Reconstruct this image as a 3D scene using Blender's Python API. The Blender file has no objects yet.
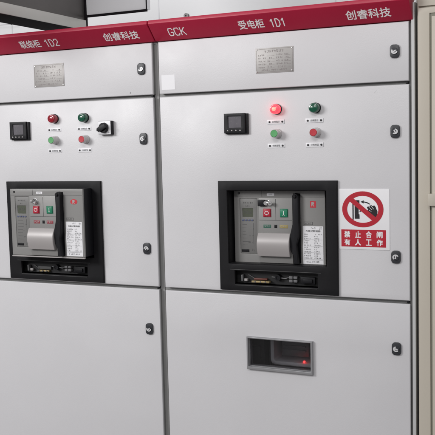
import bpy, bmesh, math, random
from mathutils import Vector, Matrix
random.seed(11)
SC = bpy.context.scene
COL = SC.collection

# ------------------------------------------------------------------ materials
def mat(name, col, rough=.5, metal=0., bump=None, var=0., vscale=3., emit=None, estr=0., spec=.5, coat=0., trans=0., stretch=None, rvar=0., wave=None):
    m = bpy.data.materials.new(name); m.use_nodes = True
    nt = m.node_tree; b = nt.nodes['Principled BSDF']
    b.inputs['Base Color'].default_value = (*col, 1)
    b.inputs['Roughness'].default_value = rough
    b.inputs['Metallic'].default_value = metal
    b.inputs['Specular IOR Level'].default_value = spec
    if coat: b.inputs['Coat Weight'].default_value = coat; b.inputs['Coat Roughness'].default_value = .12
    if trans: b.inputs['Transmission Weight'].default_value = trans
    if emit:
        b.inputs['Emission Color'].default_value = (*emit, 1); b.inputs['Emission Strength'].default_value = estr
    tc = nt.nodes.new('ShaderNodeTexCoord'); src = tc.outputs['Object']
    if stretch:
        mp = nt.nodes.new('ShaderNodeMapping'); mp.inputs['Scale'].default_value = stretch
        nt.links.new(src, mp.inputs['Vector']); src = mp.outputs['Vector']
    if var or rvar:
        n = nt.nodes.new('ShaderNodeTexNoise'); n.inputs['Scale'].default_value = vscale
        n.inputs['Detail'].default_value = 5; n.inputs['Roughness'].default_value = .6
        nt.links.new(src, n.inputs['Vector'])
        if var:
            mx = nt.nodes.new('ShaderNodeMix'); mx.data_type = 'RGBA'
            mx.inputs[6].default_value = (*[max(0, c * (1 - var)) for c in col], 1)
            mx.inputs[7].default_value = (*[min(1, c * (1 + var)) for c in col], 1)
            nt.links.new(n.outputs['Fac'], mx.inputs[0]); nt.links.new(mx.outputs[2], b.inputs['Base Color'])
        if rvar:
            mr = nt.nodes.new('ShaderNodeMapRange')
            mr.inputs['From Min'].default_value = .3; mr.inputs['From Max'].default_value = .7
            mr.inputs['To Min'].default_value = rough - rvar; mr.inputs['To Max'].default_value = rough + rvar
            nt.links.new(n.outputs['Fac'], mr.inputs['Value']); nt.links.new(mr.outputs['Result'], b.inputs['Roughness'])
    if bump:
        sc, st, di = bump
        n2 = nt.nodes.new('ShaderNodeTexNoise'); n2.inputs['Scale'].default_value = sc; n2.inputs['Detail'].default_value = 2
        nt.links.new(src, n2.inputs['Vector'])
        bp = nt.nodes.new('ShaderNodeBump'); bp.inputs['Strength'].default_value = st; bp.inputs['Distance'].default_value = di
        nt.links.new(n2.outputs['Fac'], bp.inputs['Height']); nt.links.new(bp.outputs['Normal'], b.inputs['Normal'])
        if wave:
            n3 = nt.nodes.new('ShaderNodeTexNoise'); n3.inputs['Scale'].default_value = wave[0]; n3.inputs['Detail'].default_value = 1
            nt.links.new(src, n3.inputs['Vector'])
            b2 = nt.nodes.new('ShaderNodeBump'); b2.inputs['Strength'].default_value = 1; b2.inputs['Distance'].default_value = wave[1]
            nt.links.new(n3.outputs['Fac'], b2.inputs['Height']); nt.links.new(b2.outputs['Normal'], bp.inputs['Normal'])
    return m

M = dict(
    door=mat('powder_coat_grey', (.605, .600, .614), .38, bump=(380, .26, .0007), var=.038, vscale=2.6, rvar=.09, wave=(3.2, .006)),
    frame=mat('frame_grey', (.30, .30, .295), .5, var=.08, vscale=6),
    side=mat('side_panel_grey', (.50, .505, .50), .45, var=.03),
    inner=mat('cabinet_inside', (.48, .46, .48), .7, var=.1),
    red=mat('header_red', (.40, .006, .040), .40, spec=.45, bump=(380, .12, .0006), var=.06, vscale=5),
    white_print=mat('white_print', (.90, .86, .87), .5),
    beige=mat('beige_coat', (.50, .460, .39), .5, bump=(300, .12, .0006), wave=(3, .004), var=.03, vscale=3),
    beige_d=mat('beige_gasket', (.22, .215, .17), .6),
    black=mat('black_plastic', (.008, .008, .010), .45, spec=.25, bump=(700, .15, .0004), var=.2, vscale=20),
    black_m=mat('black_painted_steel', (.0075, .0072, .0085), .5, spec=.22, bump=(500, .15, .0005), var=.2, vscale=14),
    black_d=mat('black_recess', (.006, .006, .007), .6),
    gasket=mat('door_gasket', (.25, .25, .247), .6, var=.1, vscale=30),
    insert=mat('lock_insert_zinc', (.62, .62, .63), .35, .2),
    ink3=mat('data_label_ink', (.10, .10, .105), .6),
    lockgrey=mat('lock_black', (.026, .028, .033), .4, bump=(500, .2, .0005)),
    steel=mat('bright_steel', (.62, .62, .62), .28, 1., var=.1, vscale=60),
    plate=mat('aluminium_nameplate', (.33, .318, .308), .45, .3, var=.06, vscale=30, stretch=(1, 1, 14)),
    ink=mat('plate_ink', (.23, .20, .20), .6),
    ink2=mat('label_ink', (.16, .16, .17), .6),
    paper=mat('white_sticker', (.76, .76, .78), .45),
    wpl=mat('white_label_plastic', (.74, .74, .76), .35),
    screw=mat('black_screw', (.02, .02, .022), .3),
    lampred=mat('lamp_red_dark', (.30, .008, .022), .18, spec=.6, coat=.4, bump=(250, .3, .0012)),
    lamplit=mat('lamp_red_lit', (.75, .03, .04), .2, emit=(1., .03, .045), estr=2.6, coat=.4, bump=(250, .5, .0015)),
    lampcore=mat('lamp_red_core', (1, .3, .2), .3, emit=(1., .10, .075), estr=2.8),
    lampgreen=mat('lamp_green_dark', (.004, .085, .045), .18, spec=.6, coat=.4, bump=(250, .3, .0012)),
    collar=mat('button_collar_clear', (.68, .66, .66), .2, trans=.25, coat=.3),
    bgreen=mat('button_green', (.10, .36, .13), .3, bump=(300, .2, .0006), var=.1, vscale=60),
    bred=mat('button_red', (.48, .035, .05), .3, bump=(300, .2, .0006), var=.1, vscale=60),
    brk=mat('breaker_grey', (.235, .232, .225), .42, .15, bump=(500, .12, .0005), var=.05, vscale=8),
    brk2=mat('breaker_panel_grey', (.175, .173, .168), .45, .1, var=.06, vscale=20),
    cover=mat('breaker_cover_grey', (.37, .35, .345), .36, .1, var=.05, vscale=10),
    line=mat('breaker_groove', (.07, .07, .07), .6),
    lcd=mat('lcd_grey_green', (.085, .095, .07), .2, coat=.5, var=.15, vscale=90),
    screen=mat('meter_screen', (.115, .108, .122), .15, coat=.6, var=.35, vscale=35),
    blue=mat('small_blue_key', (.07, .085, .16), .4),
    pbred=mat('push_red', (.40, .015, .035), .35),
    pbgreen=mat('push_green', (.012, .19, .10), .35),
    pwhite=mat('push_symbol', (.75, .72, .72), .5),
    yellow=mat('indicator_yellow', (.30, .24, .09), .4),
    dgreen=mat('indicator_green', (.04, .12, .085), .4),
    dred=mat('indicator_red', (.26, .035, .05), .4),
    logo=mat('red_mark', (.52, .02, .035), .45),
    brass=mat('brass_bar', (.36, .28, .14), .4, .5, var=.2, vscale=60),
    copper=mat('rust_red_bar', (.12, .035, .025), .5),
    grip=mat('grey_connector', (.14, .14, .145), .45, var=.3, vscale=90),
    signw=mat('sign_white', (.78, .775, .79), .35, coat=.3),
    signr=mat('sign_red', (.44, .012, .028), .35, coat=.3),
    signk=mat('sign_black', (.012, .012, .014), .35, coat=.3),
    alu=mat('window_trim', (.31, .31, .32), .32, .3, var=.08, vscale=30),
    led=mat('led_red', (1, .05, .03), .3, emit=(1., .03, .03), estr=5.5),
    gal=mat('galvanised_steel', (.165, .155, .15), .42, .7, var=.22, vscale=5, bump=(90, .1, .001)),
    flange=mat('flange_steel', (.60, .59, .56), .4, .2, var=.08, vscale=7),
    dark=mat('dark_steel_and_shade', (.014, .012, .014), .9, spec=.1, var=.2, vscale=8),
    boxw=mat('white_painted_box', (.66, .66, .68), .45, var=.02),
    boxf=mat('white_enclosure_coat', (.88, .88, .90), .5),
    wall=mat('white_wall', (.80, .80, .81), .9, var=.03, vscale=1.5, bump=(60, .2, .002)),
    floor=mat('grey_floor', (.21, .195, .19), .35, var=.08, vscale=2.),
    plinth=mat('plinth_dark', (.05, .05, .055), .5, var=.1),
)
gm = bpy.data.materials.new('window_glass'); gm.use_nodes = True
g = gm.node_tree.nodes['Principled BSDF']; g.inputs['Base Color'].default_value = (.72, .72, .74, 1)
g.inputs['Transmission Weight'].default_value = 1; g.inputs['Roughness'].default_value = .07; g.inputs['IOR'].default_value = 1.45
nz = gm.node_tree.nodes.new('ShaderNodeTexNoise'); nz.inputs['Scale'].default_value = 9
bpn = gm.node_tree.nodes.new('ShaderNodeBump'); bpn.inputs['Strength'].default_value = .03; bpn.inputs['Distance'].default_value = .004
gm.node_tree.links.new(nz.outputs['Fac'], bpn.inputs['Height']); gm.node_tree.links.new(bpn.outputs['Normal'], g.inputs['Normal'])
M['glass'] = gm

# ------------------------------------------------------------------ mesh helpers (world metres: X right, Y into the wall, Z up)
class MB:
    def __init__(s): s.b = bmesh.new()
    def box(s, x0, x1, y0, y1, z0, z1, bev=0., seg=2):
        t = bmesh.new()
        v = [t.verts.new((x, y, z)) for x in (x0, x1) for y in (y0, y1) for z in (z0, z1)]
        for f in ((0, 1, 3, 2), (4, 6, 7, 5), (0, 4, 5, 1), (2, 3, 7, 6), (0, 2, 6, 4), (1, 5, 7, 3)):
            t.faces.new([v[i] for i in f])
        if bev: bmesh.ops.bevel(t, geom=t.edges[:], offset=bev, segments=seg, affect='EDGES', profile=.6)
        s._merge(t); return s
    def _merge(s, t):
        bmesh.ops.recalc_face_normals(t, faces=t.faces[:])
        me = bpy.data.meshes.new('tmp'); t.to_mesh(me); t.free(); s.b.from_mesh(me); bpy.data.meshes.remove(me)
    def prism(s, pts, y0, y1, bev=0., seg=2):            # outline in X,Z pushed along Y
        t = bmesh.new()
        a = [t.verts.new((x, y0, z)) for x, z in pts]; b = [t.verts.new((x, y1, z)) for x, z in pts]
        n = len(pts)
        f0 = t.faces.new(a); t.faces.new(b[::-1])
        for i in range(n): t.faces.new((a[i], b[i], b[(i + 1) % n], a[(i + 1) % n]))
        bmesh.ops.recalc_face_normals(t, faces=t.faces[:])
        if bev: bmesh.ops.bevel(t, geom=list(f0.edges), offset=bev, segments=seg, affect='EDGES', profile=.6)
        s._merge(t); return s
    def prismx(s, pts, x0, x1, bev=0.):                  # outline in Y,Z pushed along X
        t = bmesh.new()
        a = [t.verts.new((x0, y, z)) for y, z in pts]; b = [t.verts.new((x1, y, z)) for y, z in pts]
        n = len(pts); t.faces.new(a); t.faces.new(b[::-1])
        for i in range(n): t.faces.new((a[i], b[i], b[(i + 1) % n], a[(i + 1) % n]))
        bmesh.ops.recalc_face_normals(t, faces=t.faces[:])
        if bev: bmesh.ops.bevel(t, geom=t.edges[:], offset=bev, segments=3, affect='EDGES', profile=.5)
        s._merge(t); return s
    def lathe(s, cx, cz, prof, n=40, kz=1.):              # profile (r, y) turned about the Y axis
        t = bmesh.new(); rings = []
        for r, y in prof:
            if r < 1e-6: rings.append([t.verts.new((cx, y, cz))])
            else: rings.append([t.verts.new((cx + r * math.cos(2 * math.pi * i / n), y, cz + kz * r * math.sin(2 * math.pi * i / n))) for i in range(n)])
        for A, B_ in zip(rings, rings[1:]):
            if len(A) == 1 and len(B_) == 1: continue
            for i in range(n):
                j = (i + 1) % n
                if len(A) == 1: t.faces.new((A[0], B_[i], B_[j]))
                elif len(B_) == 1: t.faces.new((A[i], A[j], B_[0]))
                else: t.faces.new((A[i], A[j], B_[j], B_[i]))
        s._merge(t); return s
    def slab(s, x0, x1, z0, z1, y0, y1, holes, bev=0.):   # sheet with rectangular openings
        xs = sorted({x0, x1, *[h[0] for h in holes], *[h[1] for h in holes]})
        zs = sorted({z0, z1, *[h[2] for h in holes], *[h[3] for h in holes]})
        t = bmesh.new(); V = {}
        def vv(i, j, y): 
            k = (i, j, y)
            if k not in V: V[k] = t.verts.new((xs[i], y, zs[j]))
            return V[k]
        solid = {}
        for i in range(len(xs) - 1):
            for j in range(len(zs) - 1):
                cx, cz = (xs[i] + xs[i + 1]) / 2, (zs[j] + zs[j + 1]) / 2
                solid[i, j] = not any(h[0] < cx < h[1] and h[2] < cz < h[3] for h in holes)
        for (i, j), ok in solid.items():
            if not ok: continue
            t.faces.new((vv(i, j, y0), vv(i + 1, j, y0), vv(i + 1, j + 1, y0), vv(i, j + 1, y0)))
            t.faces.new((vv(i, j, y1), vv(i, j + 1, y1), vv(i + 1, j + 1, y1), vv(i + 1, j, y1)))
            for di, dj, a, b in ((-1, 0, (i, j), (i, j + 1)), (1, 0, (i + 1, j + 1), (i + 1, j)), (0, -1, (i + 1, j), (i, j)), (0, 1, (i, j + 1), (i + 1, j + 1))):
                if not solid.get((i + di, j + dj), False):
                    t.faces.new((vv(*a, y0), vv(*b, y0), vv(*b, y1), vv(*a, y1)))
        bmesh.ops.recalc_face_normals(t, faces=t.faces[:])
        if bev:
            e = [e for e in t.edges if len(e.link_faces) == 2 and e.calc_face_angle(0) > 1 and all(abs(v.co.y - y0) < 1e-7 for v in e.verts)]
            bmesh.ops.bevel(t, geom=e, offset=bev, segments=3, affect='EDGES', profile=.5)
        s._merge(t); return s
    def tube(s, p, q, r, n=16):
        p, q = Vector(p), Vector(q); d = q - p
        t = bmesh.new(); bmesh.ops.create_cone(t, cap_ends=True, segments=n, radius1=r, radius2=r, depth=d.length)
        bmesh.ops.transform(t, matrix=Matrix.Translation((p + q) / 2) @ d.to_track_quat('Z', 'Y').to_matrix().to_4x4(), verts=t.verts[:])
        s._merge(t); return s
    def build(s, name, m, parent=None, smooth=True):
        off = Vector((0, 0, 0)); p = parent
        while p: off += p.location; p = p.parent
        bmesh.ops.translate(s.b, vec=-off, verts=s.b.verts[:])
        me = bpy.data.meshes.new(name); s.b.to_mesh(me); s.b.free()
        me.materials.append(M[m])
        if smooth:
            me.polygons.foreach_set('use_smooth', [True] * len(me.polygons))
            me.set_sharp_from_angle(angle=math.radians(32))
        o = bpy.data.objects.new(name, me); COL.objects.link(o)
        if parent: o.parent = parent
        return o

def text_into(mb, body, x0, x1, z0, z1, y, th=.0002, slope=None, weight=0.):
    # bolder lettering: the same outlines laid down again a hair aside
    w = weight
    for k, (dx, dz) in enumerate(((0, 0), (w, 0), (0, w), (w, w)) if w else ((0, 0),)):
        sl = slope and (slope[0], slope[1], slope[2], slope[3] - w, dz)
        _text(mb, body, x0 + dx, x1 - w + dx, z0 + dz, z1 - w + dz, y, th + k * .00003, sl)
def _text(mb, body, x0, x1, z0, z1, y, th, slope):
    """lettering cut as real geometry; slope=(origin, up vector) lays it on a tilted face"""
    c = bpy.data.curves.new('txt', 'FONT'); c.body = body; c.resolution_u = 4
    o = bpy.data.objects.new('txt', c); COL.objects.link(o); bpy.context.view_layer.update()
    me = bpy.data.meshes.new_from_object(o.evaluated_get(bpy.context.evaluated_depsgraph_get()))
    t = bmesh.new(); t.from_mesh(me)
    bpy.data.objects.remove(o); bpy.data.curves.remove(c); bpy.data.meshes.remove(me)
    xs = [v.co.x for v in t.verts]; ys = [v.co.y for v in t.verts]
    ax, bx, ay, by = min(xs), max(xs), min(ys), max(ys)
    r = bmesh.ops.extrude_face_region(t, geom=t.faces[:])
    top = {v for v in r['geom'] if isinstance(v, bmesh.types.BMVert)}
    for v in t.verts:
        u = x0 + (v.co.x - ax) / (bx - ax) * (x1 - x0); w = (v.co.y - ay) / (by - ay)
        k = th if v in top else 0.
        if slope is None: v.co = (u, y - k, z0 + w * (z1 - z0))
        else:
            o_, up, nrm, L, dz = slope
            v.co = Vector((u, o_[0], o_[1])) + up * (w * L + dz) + nrm * k
    mb._merge(t)

def marks(mb, x0, x1, z0, z1, y, cell, fill=.8, th=.0003):
    """tiny unreadable print: clusters of strokes, one cluster per character cell"""
    h = z1 - z0; x = x0; rnd = random.random
    while x + cell * .8 < x1:
        if rnd() < fill:
            w = cell * .80; tk = cell * .12; zs = h * .11
            for k in sorted(random.sample(range(5), random.choice((2, 3, 3, 4)))):
                zc = z0 + h * .22 * k
                a = x + random.choice((0, 0, .1, .35)) * w; b = x + random.choice((1, 1, .9, .6)) * w
                mb.box(a, b, y - th * .6, y, zc, zc + zs)
            for k in random.sample((0, .42, .86), random.choice((1, 1, 2))):
                a = x + k * w; lo = random.choice((0, 0, .25)); hi = random.choice((1, 1, .7))
                mb.box(a, a + tk, y - th, y, z0 + h * lo, z0 + h * hi)
        x += cell

GL = {'G': [[(1, .82), (.8, 1), (.2, 1), (0, .8), (0, .2), (.2, 0), (.8, 0), (1, .2), (1, .46), (.56, .46)]],
      'C': [[(1, .80), (.8, 1), (.2, 1), (0, .8), (0, .2), (.2, 0), (.8, 0), (1, .2)]],
      'K': [[(0, 0), (0, 1)], [(.95, 1), (.05, .42)], [(.33, .60), (1, 0)]],
      '1': [[(.15, .78), (.55, 1), (.55, 0)]],
      'D': [[(0, 0), (0, 1), (.62, 1), (1, .72), (1, .28), (.62, 0), (0, 0)]],
      '2': [[(0, .78), (.18, 1), (.82, 1), (1, .80), (1, .60), (0, .03), (1.05, .03)]]}
def stroke_text(mb, body, x0, x1, slope, tk=.0031):
    """drawn lettering of even strokes on the tilted header face"""
    o_, up, nrm, L = slope; n = len(body); cw = (x1 - x0) / (n + (n - 1) * .42); x = x0; lift = 0
    for ch in body:
        for pl in GL[ch]:
            P = [(x + u * cw, v * L) for u, v in pl]
            for (a, b), (c, d) in zip(P, P[1:]):
                ln = math.hypot(c - a, d - b); ex, ez = (c - a) / ln, (d - b) / ln
                a2, b2, c2_, d2_ = a - ex * tk * .42, b - ez * tk * .42, c + ex * tk * .42, d + ez * tk * .42
                q = [(a2 - ez * tk / 2, b2 + ex * tk / 2), (a2 + ez * tk / 2, b2 - ex * tk / 2), (c2_ + ez * tk / 2, d2_ - ex * tk / 2), (c2_ - ez * tk / 2, d2_ + ex * tk / 2)]
                t = bmesh.new(); lift += 1; hh = .00018 + (lift % 7) * .00002
                lo = [t.verts.new(Vector((u, o_[0], o_[1])) + up * w) for u, w in q]
                hi = [t.verts.new(Vector((u, o_[0], o_[1])) + up * w + nrm * hh) for u, w in q]
                t.faces.new(lo); t.faces.new(hi[::-1])
                for i in range(4): t.faces.new((lo[i], hi[i], hi[(i + 1) % 4], lo[(i + 1) % 4]))
                mb._merge(t)
        x += cw * 1.42

def empty(name, loc, label, cat, group=None):
    o = bpy.data.objects.new(name, None); COL.objects.link(o); o.location = loc; o.empty_display_size = .1
    tag(o, label, cat, group); return o
def tag(o, label, cat, group=None):
    o['label'] = label; o['category'] = cat
    if group: o['group'] = group
def rrect(cx, cz, w, h, r, n=6):
    P = []
    for sx, sz, a0 in ((1, 1, 0), (-1, 1, 90), (-1, -1, 180), (1, -1, 270)):
        for i in range(n + 1):
            a = math.radians(a0 + 90 * i / n)
            P.append((cx + sx * (w / 2 - r) + r * math.cos(a), cz + sz * (h / 2 - r) + r * math.sin(a)))
    return P

# ------------------------------------------------------------------ setting
o = MB().box(-9, 9, -9, 9, -.05, 0).build('floor', 'floor', smooth=False); o['kind'] = 'structure'
o = MB().box(-7, 7, 1.5, 1.62, .004, 4.2).build('wall', 'wall', smooth=False); o['kind'] = 'structure'
for xj in (-1.75, -.82, .11): MB().box(xj, xj + .006, 1.4985, 1.4998, .01, 4.2).build('wall_joint', 'boxw', o, smooth=False)
MB().box(-7, 7, 1.4988, 1.4997, 2.515, 2.521).build('wall_joint', 'boxw', o, smooth=False)

# ------------------------------------------------------------------ cabinets
TOP, BB, S1, S2 = 2.076, 2.0185, 1.850, 1.242
RY = -.046; RZ = 2.0645                                  # ridge of the slanted header

def lock(parent, x, z, ang):
    l = MB().prism(rrect(x, z, .0262, .0362, .0095), -.0060, .0, .0018).build('lock', 'lockgrey', parent)
    k = MB()
    k.lathe(x, z, [(0, -.0080), (.0086, -.0080), (.0092, -.0074), (.0092, -.0060)], 28)
    k.build('lock_cylinder', 'lockgrey', parent)
    # bright double-bit insert
    r = MB(); pts = []
    a0 = math.radians(ang)
    for i in range(15): a = a0 + math.radians(215) * i / 14; pts.append((x + .0088 * math.cos(a), z + .0078 * math.sin(a)))
    for i in range(15): a = a0 + math.radians(215) * (14 - i) / 14; pts.append((x + .0046 * math.cos(a), z + .0042 * math.sin(a)))
    r.prism(pts, -.0088, -.0078)
    c, s_ = math.cos(a0 + 1.2), math.sin(a0 + 1.2)
    r.prism([(x - .0045 * c - .0019 * s_, z - .0045 * s_ + .0019 * c), (x + .0045 * c - .0019 * s_, z + .0045 * s_ + .0019 * c),
             (x + .0045 * c + .0019 * s_, z + .0045 * s_ - .0019 * c), (x - .0045 * c + .0019 * s_, z - .0045 * s_ - .0019 * c)], -.0087, -.0078)
    r.build('lock_insert', 'insert', parent)
    return l

def nameplate(parent, x0, x1, z0, z1):
    n = MB().box(x0, x1, -.0012, 0, z0, z1, .0003).build('nameplate', 'plate', parent)
    t = MB(); y = -.0012; W = x1 - x0; H = z1 - z0
    # border line
    for a in ((x0 + .003, x1 - .003, z1 - .0038, z1 - .0032), (x0 + .003, x1 - .003, z0 + .0032, z0 + .0038)): t.box(a[0], a[1], y - .0003, y, a[2], a[3])
    for a in (x0 + .003, x1 - .0036): t.box(a, a + .0006, y - .0003, y, z0 + .0038, z1 - .0038)
    marks(t, x0 + W * .24, x1 - W * .26, z1 - .0135, z1 - .0065, y, .0075, 1)
    for r in range(5):
        zc = z1 - .0185 - r * .0088
        marks(t, x0 + .008, x0 + .034, zc - .0046, zc, y, .0052)
        t.box(x0 + .036, x0 + W * .50, y - .0003, y, zc - .0053, zc - .0048)
        marks(t, x0 + .038, x0 + .052, zc - .0042, zc, y, .0046, .6)
        marks(t, x0 + W * .55, x0 + W * .55 + .022, zc - .0046, zc, y, .0052)
        t.box(x0 + W * .75, x1 - .009, y - .0003, y, zc - .0053, zc - .0048)
        marks(t, x0 + W * .76, x1 - .012, zc - .0042, zc, y, .0046, .6)
    marks(t, x0 + W * .15, x1 - W * .15, z0 + .0062, z0 + .0112, y, .0062, 1)
    t.build('nameplate_print', 'ink', n)
    for a in (x0 + .0045, x1 - .0045):
        for b in (z0 + .0045, z1 - .0045): MB().lathe(a, b, [(0, -.0028), (.0014, -.0026), (.0021, -.0018), (.0021, -.0010)], 14).build('rivet', 'steel', n)

def lamp(parent, x, z, kind):
    lit = kind == 'lit'
    m = {'lit': 'lamplit', 'red': 'lampred', 'green': 'lampgreen'}[kind]
    base = MB().lathe(x, z, [(.0165, 0), (.0165, -.003), (.0158, -.0038), (.013, -.0038)], 36, .93).build('indicator_lamp', 'black', parent)
    MB().lathe(x, z, [(.0150, -.0035), (.0153, -.015), (.0146, -.0195), (.0125, -.0225), (.0095, -.0232), (.0088, -.0222), (.005, -.0236), (0, -.0240)], 40, .94).build('lens', m, base)
    if lit:
        MB().lathe(x, z, [(0, -.0255), (.003, -.0253), (.0055, -.0246), (.0066, -.0235), (.0067, -.0225)], 32, .94).build('glowing_core', 'lampcore', base)
        base['label'] = 'lit red indicator lamp'
    return base

def button(parent, x, z, col):
    base = MB().lathe(x, z, [(.0150, 0), (.0150, -.004), (.0142, -.0055), (.0130, -.0060), (.0127, -.0245), (.0120, -.0262), (.0112, -.0265), (.0110, -.0240)], 40, .96).build('push_button', 'collar', parent)
    MB().lathe(x, z, [(0, -.0272), (.0095, -.0274), (.0106, -.0266), (.0109, -.0235)], 36, .96).build('button_cap', 'bgreen' if col == 'green' else 'bred', base)
    return base

def label_plate(parent, x, z, body):
    p = MB().box(x - .0265, x + .0265, -.0018, 0, z - .0062, z + .0062, .0004).build('label_plate', 'wpl', parent)
    for dx in (-.0195, .0205): MB().lathe(x + dx, z, [(0, -.0044), (.0022, -.0042), (.0028, -.0034), (.0028, -.0018)], 18).build('label_screw', 'screw', p)
    t = MB(); text_into(t, body, x - .0115, x + .0125, z - .0030, z + .0032, -.0018, .0002, None, .0002); t.build('label_print', 'ink2', p, smooth=False)

def meter(parent, x0, x1, z0, z1):
    d = -.016
    b = MB().box(x0 + .001, x1 + .006, d + .006, 0, z0 - .003, z1 - .001, .0015)
    b.slab(x0, x1, z0, z1, d, d + .0065, [(x0 + .013, x1 - .013, z0 + .016, z1 - .0085)], .0012)
    o = b.build('power_meter', 'black', parent)
    MB().box(x0 + .0128, x1 - .0128, d + .003, d + .006, z0 + .0158, z1 - .0083).build('screen', 'screen', o)
    t = MB()
    for k in range(3): marks(t, x0 + .019, x1 - .022, z1 - .0165 - k * .0085, z1 - .0115 - k * .0085, d + .003, .0065, .55)
    t.build('screen_digits', 'grip', o)
    for i in range(4):
        cx = x0 + .012 + i * .0135
        MB().prism([(cx - .0026, z0 + .0062), (cx + .0026, z0 + .0062), (cx + .0008, z0 + .0098), (cx - .0012, z0 + .0098)], d - .0010, d).build('meter_key', 'cover', o)
    return o

HOLE_BR = {}
def cabinet(X0, XR, label, br, win, text, name_x, lampx, lamps, meterx, locks):
    """X0..XR are the door edges; the frame stands 11 mm further out"""
    F0, F1 = X0 - .0095, XR + (.0145 if win else .0115)
    root = empty('switchgear_cabinet', ((X0 + XR) / 2, .31, 0), label, 'electrical cabinet', 'grey switchgear cabinets in a row')
    bx0, bx1, bz0, bz1 = br
    holes = [(bx0 + .03, bx1 - .03, bz0 + .012, bz1 - .026)]
    wh = None
    if win: wh = (win[0] + .0048, win[1] - .0058, win[2] + .0085, win[3] - .0048)
    # carcass
    c = MB()
    c.box(F0, F0 + .003, .036, .62, .10, TOP - .0011); c.box(F1 - .003, F1, .036, .62, .10, TOP - .0011)
    c.box(F0 + .003, F1 - .003, .617, .62, .10, TOP - .0011); c.box(F0 - .001, F1 + .001, .0365, .621, TOP - .012, TOP - .008)
    c.build('carcass', 'side', root)
    fh = [(F0 + .045, F1 - .045, .16, S2 - .03), (F0 + .045, F1 - .045, S2 + .03, S1 - .03), (F0 + .045, F1 - .045, S1 + .03, TOP - .05)]
    MB().slab(F0, F1, .10, TOP - .01, .020, .036, fh, .0015).build('front_frame', 'frame', root)
    # light edge of the side sheet folded round the frame
    if win: MB().box(F1 - .0085, F1 + .0002, .003, .0199, .10, TOP - .012, .001).build('side_edge_trim', 'side', root)
    MB().box(F0 + .02, F1 - .02, .05, .60, 0, .0995).build('plinth', 'plinth', root)
    # inside liner seen through openings
    MB().box(F0 + .05, F1 - .05, .34, .344, .2, TOP - .05).build('mounting_plate', 'inner', root)
    # doors
    du = MB().slab(X0, XR, S1 + .0045, BB - .004, 0, .0075, [], .0030).build('instrument_panel', 'door', root)
    dm = MB().slab(X0, XR, S2 + .0045, S1 - .0045, 0, .0075, holes, .0030).build('breaker_door', 'door', root)
    dl = MB().slab(X0, XR, .13, S2 - .0050, 0, .0075, [wh] if wh else [], .0030).build('lower_door', 'door', root)
    for d_, za, zb in ((du, S1 + .0045, BB - .004), (dm, S2 + .0045, S1 - .0045), (dl, .13, S2 - .0050)):
        MB().slab(X0 + .0012, XR - .0012, za + .0012, zb - .0012, .0077, .0196, [(X0 + .022, XR - .022, za + .018, zb - .018)], 0).build('gasket', 'gasket', d_)
    ys = iter(locks)
    for par, z in ((du, 1.936), (dm, 1.718), (dm, 1.369), (dl, 1.1085)): lock(par, XR - .038, z, next(ys))
    # small corner pins on the frame in the seams
    for z in (S1, S2):
        MB().box(XR - .010, XR - .004, .006, .0198, z - .0035, z + .0030, .0008).build('hinge_pin', 'black', root)
    nameplate(root, *name_x)
    # header canopy
    prof = [(.0185, BB - .002), (.002, BB - .001), (RY, RZ), (RY + .002, TOP), (.030, TOP + .0025), (.030, TOP - .004), (.0185, TOP - .006)]
    h = MB().prismx(prof, X0 - .0085, XR + .0105, .0016).build('header_canopy', 'red', root)
    up = Vector((0, RY - .002, RZ - BB + .001)); L = up.length; up.normalize()
    nrm = Vector((0, -up.z, up.y))
    if nrm.y > 0: nrm = -nrm
    for body, x0, x1, w in text:
        t = MB(); a = .2 if body != 'GCK' else .21
        org = Vector((0, .002, BB - .001)) + up * (L * .25) + nrm * .0002
        sl = ((org.y, org.z), up, nrm, L * (.47 if len(body) > 3 or ord(body[0]) > 999 else .40))
        if body in ('GCK', '1D1', '1D2'): stroke_text(t, body, x0, x1, sl)
        else: text_into(t, body, x0, x1, 0, 0, 0, .0002, sl, w)
        t.build('header_lettering', 'white_print', h, smooth=False)
    # devices
    for (x, z), kd in zip(((lampx[0], 1.7925), (lampx[1], 1.7915)), lamps): lamp(root, x, z, kd)
    button(root, lampx[0] + .0005, 1.7215, 'green'); button(root, lampx[1] + .001, 1.7215, 'red')
    for x, wd in ((lampx[0] - .003, '合闸'), (lampx[1] - .004, '分闸')):
        for z, kd in ((1.7560, '指示'), (1.6862, '按钮')): label_plate(root, x, z, wd + kd)
    meter(root, *meterx)
    # breaker surround with upper opening and accessory slot
    f = MB().slab(bx0, bx1, bz0, bz1, -.0085, 0, [(bx0 + .030, bx1 - .034, bz0 + .082, bz1 - .029), (bx0 + .050, bx1 - .062, bz0 + .020, bz0 + .061)], .0022)
    f.slab(bx0 + .028, bx1 - .032, bz0 + .080, bz1 - .027, .0005, .075, [(bx0 + .031, bx1 - .035, bz0 + .083, bz1 - .030)])
    bz = f.build('breaker_surround', 'black_m', root)
    MB().box(bx0 + .035, bx1 - .055, .020, .024, bz0 + .014, bz0 + .070).build('slot_back', 'black_d', bz)
    MB().box(bx0 + .036, bx1 - .05, -.0105, -.0085, bz0 + .0640, bz0 + .0652, .0005).build('surround_rib', 'line', bz)
    MB().box(bx0 + .052, bx1 - .064, -.0098, -.0085, bz0 + .0165, bz0 + .0177, .0004).build('surround_rib', 'line', bz)
    # things in the accessory slot
    sx, sz = bx0 + .05, bz0 + .021
    MB().box(sx + .016, sx + .020, .004, .018, sz + .006, sz + .026, .001).build('slot_clip', 'grip', bz)
    MB().box(sx + .024, sx + .034, .008, .018, sz + .006, sz + .014, .001).build('slot_clip', 'cover', bz)
    e_ = 0 if win else .010
    MB().box(sx + .050 + e_, sx + .108 - e_ * .6, .002 + e_ * .5, .018, sz + .004, sz + .0095, .001).build('slot_busbar', 'brass', bz)
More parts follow.
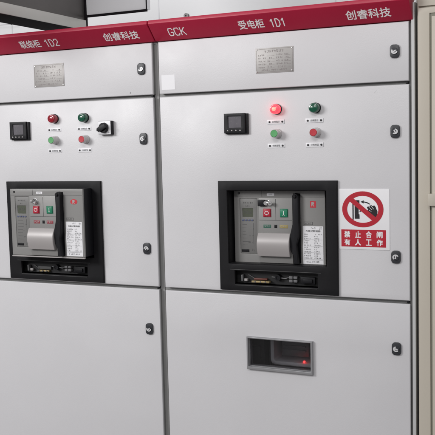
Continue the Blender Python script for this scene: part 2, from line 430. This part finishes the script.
    MB().box(sx + .055, sx + .098 + e_, .008 + e_ * .4, .018, sz + .012, sz + (.017 if win else .022), .001).build('slot_strip', 'copper' if win else 'line', bz)
    for q_, x_ in enumerate((.062, .079, .095)): MB().lathe(sx + x_, sz + .0068, [(0, .0008), (.0022, .0010), (.0026, .0022), (.0026, .008)], 12).build('slot_bolt', 'grip', bz)
    for q_, (xa, xb) in enumerate(((.036, .060), (.112, .160), (.150, .172))):
        MB().tube((sx + xa, .014, sz + .026 - q_ * .004), (sx + xb, .012, sz + .014 + q_ * .005), .0016).build('slot_wire', 'grip' if q_ == 1 else 'line', bz)
    MB().lathe(sx + .133, sz + .021, [(0, .008), (.005, .008), (.0055, .006), (.009, .006), (.0095, .008), (.0095, .019)], 24).build('crank_socket', 'black', bz)
    for i in range(2):
        for j in range(2): MB().box(sx + .170 + i * .014, sx + .181 + i * .014, .004, .018, sz + .010 + j * .0105, sz + .0175 + j * .0105, .0012).build('slot_terminal', 'grip', bz)
    MB().box(sx + .205, sx + .250, .006, .018, sz + .006, sz + .027, .002).box(sx + .214, sx + .243, .001, .007, sz + .010, sz + .022, .002).build('slot_latch', 'black', bz)
    return root, dl, wh

BR1 = (-.607, -.2245, 1.2500, 1.5850); BR2 = (.197, .572, 1.2505, 1.5835)
WIN = (.281, .491, 1.0100, 1.1105)
c1, _, _ = cabinet(-.798, -.0225, 'left grey cabinet with red header, a rotary switch and a breaker jutting from its door', BR1, None,
    [('联络柜', -.511, -.430, .0008), ('1D2', -.410, -.360, .004), ('创睿科技', -.184, -.056, .0008)],
    (-.475, -.354, 1.8985, 1.9735), (-.399, -.2795), ('red', 'green'), (-.575, -.5065, 1.728, 1.7865), (200, 60, 330, 150))
c2, d2, wh = cabinet(0., .776, 'grey cabinet with GCK header, lit red lamp and small window low in its door', BR2, WIN,
    [('GCK', .050, .106, .006), ('受电柜', .283, .363, .0008), ('1D1', .382, .428, .004), ('创睿科技', .607, .732, .0008)],
    (.3265, .4445, 1.8985, 1.9715), (.3895, .5085), ('lit', 'green'), (.226, .2945, 1.7265, 1.785), (140, 230, 20, 100))

# rotary switch of the left cabinet
sw = MB().box(-.2190, -.1700, -.0170, 0, 1.7340, 1.7785, .002).build('rotary_switch', 'black', c1)
MB().box(-.2180, -.1710, -.0190, -.0171, 1.7350, 1.7775, .0008).build('switch_plate', 'wpl', sw)
MB().lathe(-.1945, 1.7560, [(.0165, -.019), (.0160, -.028), (.0145, -.0300), (0, -.0300)], 32).build('switch_hub', 'black', sw)
k = MB(); ca, sa = math.cos(math.radians(205)), math.sin(math.radians(205)); P = []
for u, w in ((-.015, -.006), (.004, -.0080), (.016, -.0062), (.020, 0), (.016, .0062), (.004, .0080), (-.015, .006)): P.append((-.1945 + u * ca - w * sa, 1.7560 + u * sa + w * ca))
k.prism(P, -.038, -.0301, .0015); k.build('switch_lever', 'black', sw)
t = MB(); marks(t, -.200, -.186, 1.7700, 1.7750, -.019, .005, 1); marks(t, -.182, -.174, 1.7380, 1.7430, -.019, .004, 1); t.build('switch_print', 'ink2', sw)
t = MB()
for (cx_, cz_, r_, a0, a1) in ((.674, 1.8375, .013, -70, -20),):
    A = [math.radians(a0 + (a1 - a0) * i / 9) for i in range(10)]
    t.prism([(cx_ + r_ * math.cos(a), cz_ + r_ * math.sin(a)) for a in A] + [(cx_ + (r_ - .0009) * math.cos(a), cz_ + (r_ - .0009) * math.sin(a)) for a in A[::-1]], -.0002, 0)
t.build('scuff_mark', 'side', c2)
# small scuff mark below the instrument panel lettering
t = MB(); t.prism([(-.1065, 1.8610), (-.1040, 1.8660), (-.1030, 1.8655), (-.1015, 1.8600), (-.1025, 1.8600), (-.1040, 1.8635), (-.1055, 1.8608)], -.0003, 0); t.build('ink_mark', 'ink2', c1)
# lifting eye on the roof of the right cabinet
e = MB().tube((.072, .06, TOP - .008), (.072, .06, TOP + .016), .006)
e.lathe(.072, TOP + .020, [(.003, .055), (.008, .055), (.008, .065), (.003, .065), (.003, .055)], 24); e.build('lifting_eye', 'grip', c2)

# window of the right cabinet
wf = MB().slab(WIN[0], WIN[1], WIN[2], WIN[3], -.0105, 0, [(wh[0], wh[1], wh[2], wh[3])], .0015)
wf.slab(wh[0] - .001 + .0012, wh[1] - .0002, wh[2] + .0002, wh[3] - .0002, .0, .022, [(wh[0] + .0015, wh[1] - .0015, wh[2] + .0015, wh[3] - .0015)])
wf = wf.build('window_frame', 'alu', d2)
MB().box(wh[0] + .0016, wh[1] - .0016, .004, .007, wh[2] + .0016, wh[3] - .0016).build('pane', 'glass', wf)
# equipment behind the window
b = MB().slab(.20, .56, .96, 1.16, .16, .17, []); b.build('inner_back', 'inner', c2)
q = MB(); arc = []
R_ = .016
outer = [(.322, 1.085)] + [(.322 + R_ - R_ * math.cos(a), 1.006 + R_ - R_ * math.sin(a)) for a in [math.pi / 2 * i / 6 for i in range(7)]] + [(.470, 1.006)]
inner_ = [(.470, 1.017)] + [(.333 + .008 - .008 * math.cos(a), 1.017 + .008 - .008 * math.sin(a)) for a in [math.pi / 2 * (6 - i) / 6 for i in range(7)]] + [(.333, 1.085)]
q.prism(outer + inner_, .085, .158, .0015); q.build('inner_device_housing', 'boxw', c2)
q = MB().box(.350, .440, .11, .158, 1.030, 1.080, .004).box(.356, .430, .105, .111, 1.045, 1.052, .001).box(.356, .430, .105, .111, 1.060, 1.065, .001)
q.build('inner_device', 'grip', c2)
q = MB().box(.225, .300, .09, .158, .975, 1.10, .004).box(.235, .290, .08, .091, 1.02, 1.06, .003); q.build('inner_contactor', 'line', c2)
for k_, (xa, xb) in enumerate(((.305, .312), (.316, .322))): MB().tube((xa, .12, .97), (xb, .115, 1.12), .0028).build('inner_wire', 'line' if k_ else 'grip', c2)
q = MB().lathe(.4325, 1.0225, [(0, .0800), (.002, .0805), (.0031, .0825), (.0031, .087)], 20); q.build('inner_led', 'led', c2)
# plain white sticker
o = MB().box(.0095, .0560, -.0006, 0, 1.8665, 1.9120).build('sticker', 'paper', c2)

# ------------------------------------------------------------------ withdrawable breakers
def breaker(ox, oz, y, label, out, W=.291, H=.2225):
    """front panel's lower left corner at ox, oz; its face lies at depth y"""
    root = empty('circuit_breaker', (ox + W / 2, y + .1, oz), label, 'circuit breaker', 'withdrawable circuit breakers')
    X = lambda v: ox + v / 1000; Z = lambda v: oz + v / 1000
    if out: MB().box(ox - .0005, ox + W, y + .006, .19, oz + .001, oz + H, .003).build('body', 'black', root)
    else: MB().box(ox + .003, ox + W - .001, y + .006, .30, oz + .002, oz + H - .001, .003).build('body', 'black', root)
    # face sheet with openings for the operating unit and the handle
    f = MB().slab(ox, ox + W, oz, oz + H, y, y + .006, [(X(19), X(75), Z(28), Z(197)), (X(193), X(214), Z(3), Z(212))], .0016)
    face = f.build('face_panel', 'brk', root)
    g = MB()
    g.box(X(3), X(288), y - .0004, y, Z(201.4), Z(202.3)); g.box(X(92), X(93), y - .0004, y, Z(202.3), Z(220))
    g.box(X(216.5), X(217.4), y - .0004, y, Z(3), Z(201.4)); g.build('panel_groove', 'line', face)
    MB().lathe(X(17), Z(213), [(0, y - .002), (.003, y - .0018), (.0038, y - .0005), (.0038, y)], 16).build('panel_screw', 'screw', face)
    MB().box(X(109), X(133), y - .001, y, Z(205.5), Z(213.5), .0003).build('small_tag', 'paper', face)
    t = MB(); marks(t, X(112), X(131), Z(207.4), Z(211.5), y - .001, .004, 1); t.build('tag_print', 'ink2', face)
    # electronic trip unit
    c = MB().slab(X(19.3), X(74.7), Z(28.3), Z(196.7), y + .0015, y + .006, [(X(27), X(62), Z(140), Z(167))], .0008).build('trip_unit', 'brk2', root)
    MB().box(X(27), X(62), y + .003, y + .005, Z(140), Z(167)).build('display', 'lcd', c)
    t = MB(); marks(t, X(30), X(62), Z(181), Z(186), y + .0015, .0055, 1); marks(t, X(36), X(54), Z(172), Z(175.5), y + .0015, .004, .8)
    for k in range(7):
        z = 117 - k * 10.5
        t.box(X(26), X(26 + random.uniform(10, 26)), y + .0012, y + .0015, Z(z), Z(z + .9))
        if k % 2: marks(t, X(44), X(66), Z(z - 4), Z(z - 1), y + .0015, .0042, .6)
    t.box(X(62), X(62.8), y + .0012, y + .0015, Z(58), Z(122))
    marks(t, X(57), X(67), Z(36), Z(43), y + .0015, .005, 1)
    t.build('trip_unit_print', 'line', c)
    t = MB(); marks(t, X(33), X(57), Z(150), Z(159), y + .003, .006, 1); t.build('display_digits', 'line', c)
    for i in range(4): MB().box(X(26 + i * 10), X(32.5 + i * 10), y - .0002, y + .0015, Z(128), Z(133), .0006).build('trip_unit_key', 'blue', c)
    MB().box(X(22), X(47), y + .0002, y + .0015, Z(33), Z(41), .0006).build('trip_unit_port', 'black', c)
    # raised operating unit
    op = MB().box(X(84), X(192), y - .007, y, Z(3), Z(199), .0014).build('operating_unit', 'brk', root)
    yo = y - .007
    g = MB().box(X(86), X(190), yo - .0004, yo, Z(131.6), Z(132.8)).box(X(138.5), X(139.6), yo - .0004, yo, Z(132.8), Z(196)); g.build('unit_groove', 'line', op)
    if out:
        MB().lathe(X(109), Z(182), [(0, yo - .0011), (.006, yo - .0011), (.0075, yo - .010), (.0085, yo - .003), (.0105, yo - .002), (.0105, yo)], 24).build('key_lock', 'steel', op)
        MB().box(X(106.5), X(111), yo - .024, yo - .012, Z(178), Z(187), .0015).build('key', 'steel', op)
    else:
        MB().box(X(84.5), X(107), yo - .010, yo, Z(175), Z(194), .002).build('key_lock', 'black', op)
        q = MB().lathe(X(112), Z(184.5), [(0, yo - .014), (.006, yo - .014), (.0075, yo - .0011), (.008, yo - .003), (.010, yo - .002), (.010, yo)], 24)
        q.box(X(116), X(129), yo - .016, yo - .013, Z(182.5), Z(188.5), .001).lathe(X(127), Z(184), [(.0025, yo - .0165), (.0062, yo - .0165), (.0062, yo - .013), (.0025, yo - .013), (.0025, yo - .0165)], 22)
        q.build('key', 'steel', op)
    for nm, x0, x1, m_ in (('open_button', 99, 124, 'pbred'), ('close_button', 153, 178, 'pbgreen')):
        r = MB().slab(X(x0), X(x1), Z(142), Z(167), yo - .002, yo, [(X(x0 + 1.5), X(x1 - 1.5), Z(143.5), Z(165.5))], .0006).build(nm + '_rim', m_, op)
        bt = MB().box(X(x0 + 1.7), X(x1 - 1.7), yo - .0045, yo, Z(143.7), Z(165.3), .0016).build(nm, m_, op)
        s = MB(); cx = (x0 + x1) / 2; yb = yo - .0045
        if nm == 'open_button':
            pts = [(X(cx) + .0068 * math.cos(a), Z(154) + .0062 * math.sin(a)) for a in [2 * math.pi * i / 28 for i in range(28)]]
            pin = [(X(cx) + .0050 * math.cos(a), Z(154) + .0045 * math.sin(a)) for a in [2 * math.pi * i / 28 for i in range(28)]]
            for i in range(28):
                j = (i + 1) % 28; s.prism([pts[i], pts[j], pin[j], pin[i]], yb - .0004, yb)
            s.box(X(cx - 3.5), X(cx + 3.5), yb - .0004, yb, Z(149), Z(151))
        else: s.box(X(cx - 1), X(cx + 1), yb - .0004, yb, Z(147.5), Z(161)).box(X(cx - 3.5), X(cx + 3.5), yb - .0004, yb, Z(147.5), Z(149))
        s.build(nm + '_symbol', 'pwhite', op)
    # position windows
    for x0, x1, m_ in ((99, 123, 'dred' if out else 'dgreen'), (134, 143, 'black'), (151, 177, 'dred' if out else 'yellow')):
        MB().box(X(x0), X(x1), yo - .0006, yo, Z(109), Z(119), .0002).build('indicator_window', m_, op)
    for a, b in ((102, 122), (154, 176)):
        t = MB(); marks(t, X(a), X(b), Z(111.5), Z(116.5), yo - .0006, .0065, 1); t.build('indicator_print', 'cover', op)
    # bulging charging grip cover
    pr = []
    for i in range(13):
        a = i / 12
        zz = 95 - 71 * a; bul = .0215 * math.sin(math.pi * (.10 + .72 * (1 - (1 - a) ** 1.15))) ** .8
        pr.append((yo - bul, Z(zz)))
    pr += [(yo - .001, Z(24)), (yo - .0002, Z(26)), (yo - .0002, Z(93))]
    cv = MB().prismx(pr, X(83.5), X(187)); cv = cv.build('grip_cover', 'cover', op)
    md = cv.modifiers.new('bevel', 'BEVEL'); md.width = .0018; md.segments = 3; md.limit_method = 'ANGLE'; md.angle_limit = math.radians(40)
    # charging handle
    hp = [(195, 205), (198, 211), (204, 214), (210, 211), (214, 205), (214, 120), (213, 84), (207, 62), (212, 4), (197, 4), (197, 28), (187, 46), (184, 68), (188, 94), (195, 122), (196, 160)]
    h = MB().prism([(X(a), Z(b)) for a, b in hp], y - .0245 + .006, y + .004, .003, 3).build('charging_handle', 'black', root)
    MB().lathe(X(203.5), Z(205), [(0, y - .0235), (.004, y - .0235), (.0055, y - .022), (.0058, y - .017)], 20).build('handle_pivot', 'black_m', h)
    # right hand labels
    lg = MB()
    if out:
        lg.prism([(X(256) + .0135 * math.cos(a), Z(181) + .0085 * math.sin(a)) for a in [2 * math.pi * i / 32 for i in range(32)]], y - .0006, y)
    else: lg.box(X(245), X(263), y - .0006, y, Z(171), Z(190))
    lg = lg.build('maker_emblem', 'logo', face)
    t = MB(); cx = 256 if out else 254
    t.prism([(X(cx - 5), Z(174.5)), (X(cx - 2.6), Z(174.5)), (X(cx - 2.6), Z(179)), (X(cx + 1.6), Z(174.5)), (X(cx + 4.8), Z(174.5)), (X(cx + .9), Z(179.3)), (X(cx + 4), Z(182)), (X(cx + 4), Z(185)), (X(cx + 1.5), Z(187)), (X(cx - 5), Z(187))], y - .0010, y - .0006)
    t.build('emblem_letter', 'cover', lg)
    t = MB().slab(X(225), X(252), Z(120), Z(129), y - .0005, y, [(X(225.8), X(251.2), Z(120.8), Z(128.2))]); marks(t, X(228), X(250), Z(122.5), Z(126.5), y, .005, 1); t.build('panel_print', 'line', face)
    dl_ = MB().box(X(221.5), X(284), y - .0006, y, Z(3.5), Z(116)).build('data_label', 'paper', face)
    t = MB(); yy = y - .0006
    text_into(t, '万能式断路器', X(230), X(276), Z(98.5), Z(104.5), yy, .0002, None, .0002)
    marks(t, X(246), X(262), Z(108), Z(113), yy, .005, 1)
    marks(t, X(272), X(282), Z(106), Z(113), yy, .0042, 1)
    z = 93.5
    for k in range(12):
        marks(t, X(225), X(225 + random.choice((14, 18, 22, 26))), Z(z - 3.6), Z(z), yy, .0042, 1)
        marks(t, X(256), X(256 + random.choice((12, 18, 22, 25))), Z(z - 3.6), Z(z), yy, .0042, .9)
        if k % 3 == 2: t.box(X(224), X(282), yy - .0002, yy, Z(z - 5), Z(z - 4.6))
        z -= 6.4
    t.box(X(224), X(282), yy - .0002, yy, Z(15.4), Z(16)); marks(t, X(230), X(276), Z(7.5), Z(12.5), yy, .0062, 1)
    t.build('data_label_print', 'ink3', dl_)
    # bottom lip
    MB().box(ox, ox + W, y - .003, y + .004, oz - .0045, oz - .0006, .001).build('bottom_lip', 'cover', root)
    return root
breaker(.2325, 1.3315, .030, 'grey-faced breaker pushed fully in, set back inside the black surround of the GCK cabinet', False)
breaker(-.5500, 1.3400, -.060, 'grey-faced breaker drawn out of the left cabinet, its black side showing', True)

# ------------------------------------------------------------------ warning sign
sx0, sx1, sz0, sz1 = .5735, .7205, 1.3870, 1.5590
sg = empty('warning_sign', ((sx0 + sx1) / 2, 0, sz0), 'white and red prohibition sign stuck on the grey door beside the right breaker', 'sign')
MB().prism(rrect((sx0 + sx1) / 2, (sz0 + sz1) / 2, sx1 - sx0, sz1 - sz0, .002, 3), -.0015, 0, .0003).build('sign_plate', 'signw', sg)
cx, cz = .6440, 1.5015
K = 64; E_ = lambda rx, rz, i: (cx + rx * math.cos(2 * math.pi * i / K), cz + rz * math.sin(2 * math.pi * i / K))
pic = MB(); y = -.0015; kx, kz = .000531, .000517
Pp = lambda u, v: (cx + (u - 180) * kx, cz - (v - 160) * kz)
pic.prism([Pp(*q) for q in ((124, 112), (131, 112), (131, 217), (124, 217))], y - .0003, y)
pic.prism([Pp(*q) for q in ((136, 110), (163, 110), (163, 132), (158, 134), (158, 186), (163, 188), (163, 212), (136, 212))], y - .0003, y)
pic.prism([Pp(*q) for q in ((168, 119), (186, 110), (185, 116), (204, 120), (222, 130), (219, 134), (202, 126), (186, 122), (186, 128))], y - .0003, y)   # arrow
pic.prism([Pp(*q) for q in ((163, 168), (178, 160), (204, 170), (203, 176), (180, 168), (163, 176))], y - .0003, y)                       # switch lever
hand = ((203, 150), (209, 143), (217, 146), (218, 139), (228, 137), (233, 141), (243, 138), (250, 146), (254, 158), (260, 170), (259, 186), (254, 203), (243, 208), (232, 200), (222, 193), (214, 186), (207, 180), (212, 173), (205, 168), (209, 160))
pic.prism([Pp(*q) for q in hand], y - .0003, y)
pic.build('pictogram', 'signk', sg, smooth=False)
w = MB()
for a, b in (((216, 150), (230, 163)), ((226, 143), (239, 159)), ((212, 163), (226, 172))):
    (x0, z0), (x1, z1) = Pp(*a), Pp(*b); w.prism([(x0, z0), (x0 + .0012, z0 + .0004), (x1 + .0012, z1 + .0004), (x1, z1)], y - .00045, y - .0003)
w.build('pictogram_lines', 'signw', sg, smooth=False)
ring = MB()
for i in range(K): ring.prism([E_(.0595, .0510, i), E_(.0595, .0510, i + 1), E_(.0450, .0382, i + 1), E_(.0450, .0382, i)], y - .0007, y)
a1 = (-.0365, .0300); 
ring.prism([(cx - .0400, cz + .0245), (cx - .0295, cz + .0335), (cx + .0400, cz - .0245), (cx + .0295, cz - .0335)], y - .0009, y)
ring.build('prohibition_ring', 'signr', sg, smooth=False)
pn = MB().box(.5810, .7100, y - .0004, y, 1.3945, 1.4435).build('text_panel', 'signr', sg)
t = MB()
for row, (zb, zt) in (('禁止合闸', (1.4205, 1.4395)), ('有人工作', (1.3985, 1.4165))):
    for i, ch in enumerate(row):
        xc = .5985 + i * .0312; text_into(t, ch, xc - .0085, xc + .0085, zb, zt, y - .0004, .0002, None, .0011)
t.build('sign_lettering', 'signw', pn, smooth=False)

# ------------------------------------------------------------------ beige cabinet on the right
bc = empty('beige_cabinet', (1.2, .3, 0), 'tall beige cabinet standing at the right edge of the row', 'electrical cabinet')
BX = .7985
MB().box(BX, BX + .8, .004, .62, .10, 2.30, .002).build('carcass', 'beige', bc)
fr = MB().slab(BX + .0035, BX + .7965, .12, 2.0455, -.004, .004, [(BX + .034, BX + .762, .20, 2.0300)], .0015).build('door_frame', 'beige', bc)
MB().box(BX + .0035, BX + .7965, -.004, .004, 2.0500, 2.295, .0015).build('top_panel', 'beige', bc)
MB().box(BX + .0345, BX + .7615, -.0005, .0038, .2005, 2.0295).build('door_gasket', 'beige_d', bc)
dr = MB().box(BX + .0405, BX + .755, -.010, -.0008, .206, 2.021, .002).build('door', 'beige', bc)
MB().box(BX + .031, BX + .056, -.022, -.0042, 1.514, 1.547, .002).build('hinge', 'beige', bc)
MB().box(BX + .08, BX + .72, .03, .6, 0, .0995).build('plinth', 'plinth', bc)

# ------------------------------------------------------------------ overhead bus duct and white box behind the header
dk = empty('bus_duct', (-.645, .0, 2.15), 'grey steel overhead duct with pale lower flange running above the left cabinet', 'duct')
MB().box(-.706, -.580, -.62, .470, 2.156, 2.60, .002).build('duct_body', 'gal', dk)
MB().box(-.5795, -.574, -.62, .472, 2.149, 2.1860, .001).build('flange', 'flange', dk)
MB().box(-.711, -.5797, -.62, .471, 2.149, 2.1555).build('underside', 'dark', dk)  # unlit underside: its shade is put into the dark colour
wb = empty('busbar_box', (-.43, .66, 2.19), 'shallow white enclosure with a dark bottom edge beyond the header of the left cabinet', 'enclosure')
MB().box(-.570, -.3035, .4705, .50, 2.205, 2.62, .002).build('housing', 'boxf', wb)
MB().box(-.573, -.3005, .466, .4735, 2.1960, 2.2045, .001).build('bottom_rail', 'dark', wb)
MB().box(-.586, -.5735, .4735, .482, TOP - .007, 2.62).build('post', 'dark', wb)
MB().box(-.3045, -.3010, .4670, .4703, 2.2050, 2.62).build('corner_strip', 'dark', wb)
cr = MB().tube((-2.6, 1.44, 2.42), (-1.70, 1.44, 2.375), .0011).build('wall_conduit', 'dark'); tag(cr, 'thin dark conduit on the white wall beneath the overhead duct', 'conduit')

# ------------------------------------------------------------------ light
w = bpy.data.worlds.new('World'); SC.world = w; w.use_nodes = True
bg = w.node_tree.nodes['Background']; bg.inputs['Strength'].default_value = .53
tc = w.node_tree.nodes.new('ShaderNodeTexCoord'); sp = w.node_tree.nodes.new('ShaderNodeSeparateXYZ')
cr_ = w.node_tree.nodes.new('ShaderNodeValToRGB')
w.node_tree.links.new(tc.outputs['Generated'], sp.inputs[0]); 
mr = w.node_tree.nodes.new('ShaderNodeMapRange'); mr.inputs['From Min'].default_value = -1; mr.inputs['From Max'].default_value = 1
w.node_tree.links.new(sp.outputs['Z'], mr.inputs['Value']); w.node_tree.links.new(mr.outputs['Result'], cr_.inputs['Fac'])
cr_.color_ramp.elements[0].position = .44; cr_.color_ramp.elements[0].color = (.22, .18, .185, 1)
cr_.color_ramp.elements[1].position = .53; cr_.color_ramp.elements[1].color = (.97, .975, 1, 1)
w.node_tree.links.new(cr_.outputs['Color'], bg.inputs['Color'])

def area(name, loc, target, sx, sy, power, col):
    l = bpy.data.lights.new(name, 'AREA'); l.shape = 'RECTANGLE'; l.size = sx; l.size_y = sy; l.energy = power; l.color = col
    o = bpy.data.objects.new(name, l); COL.objects.link(o); o.location = loc
    o.rotation_euler = (Vector(target) - Vector(loc)).to_track_quat('-Z', 'Y').to_euler()
area('added_light', (-1.9, -2.9, 2.75), (-.35, 0, 1.95), 1.5, .8, 74, (1, .99, .99))  # broad light added at front left, aimed in beneath the duct
area('added_light', (.9, -3.0, 3.3), (.1, .2, 2.2), 1.2, .5, 30, (1, .97, .96))  # added light, set high to brighten the white enclosure front
area('added_light', (-.6, .75, 3.7), (-.6, 1.4, 1.8), 2.4, .3, 10, (1, 1, 1))  # added light behind the cabinets to brighten the wall

# ------------------------------------------------------------------ camera
cam = bpy.data.cameras.new('camera'); co = bpy.data.objects.new('camera', cam); COL.objects.link(co)
yw, pt, rl = 0.4396145703488666, 0.08630536120343336, -0.02462551451173967
fwd = Vector((-math.sin(yw) * math.cos(pt), math.cos(yw) * math.cos(pt), -math.sin(pt)))
r0 = Vector((math.cos(yw), math.sin(yw), 0)); u0 = r0.cross(fwd)
rt = r0 * math.cos(rl) + u0 * math.sin(rl); up = -r0 * math.sin(rl) + u0 * math.cos(rl)
mw = Matrix((rt, up, -fwd)).transposed().to_4x4(); mw.translation = (1.279242854565517, -2.3167091811792853, 1.6931373751146062)
co.matrix_world = mw
cam.sensor_width = 36; cam.lens = 36 * 840.0567 / 435; cam.clip_start = .05; cam.clip_end = 100
SC.camera = co
SC.view_settings.view_transform = 'Standard'; SC.view_settings.look = 'None'; SC.view_settings.gamma = 1; SC.view_settings.exposure = 0
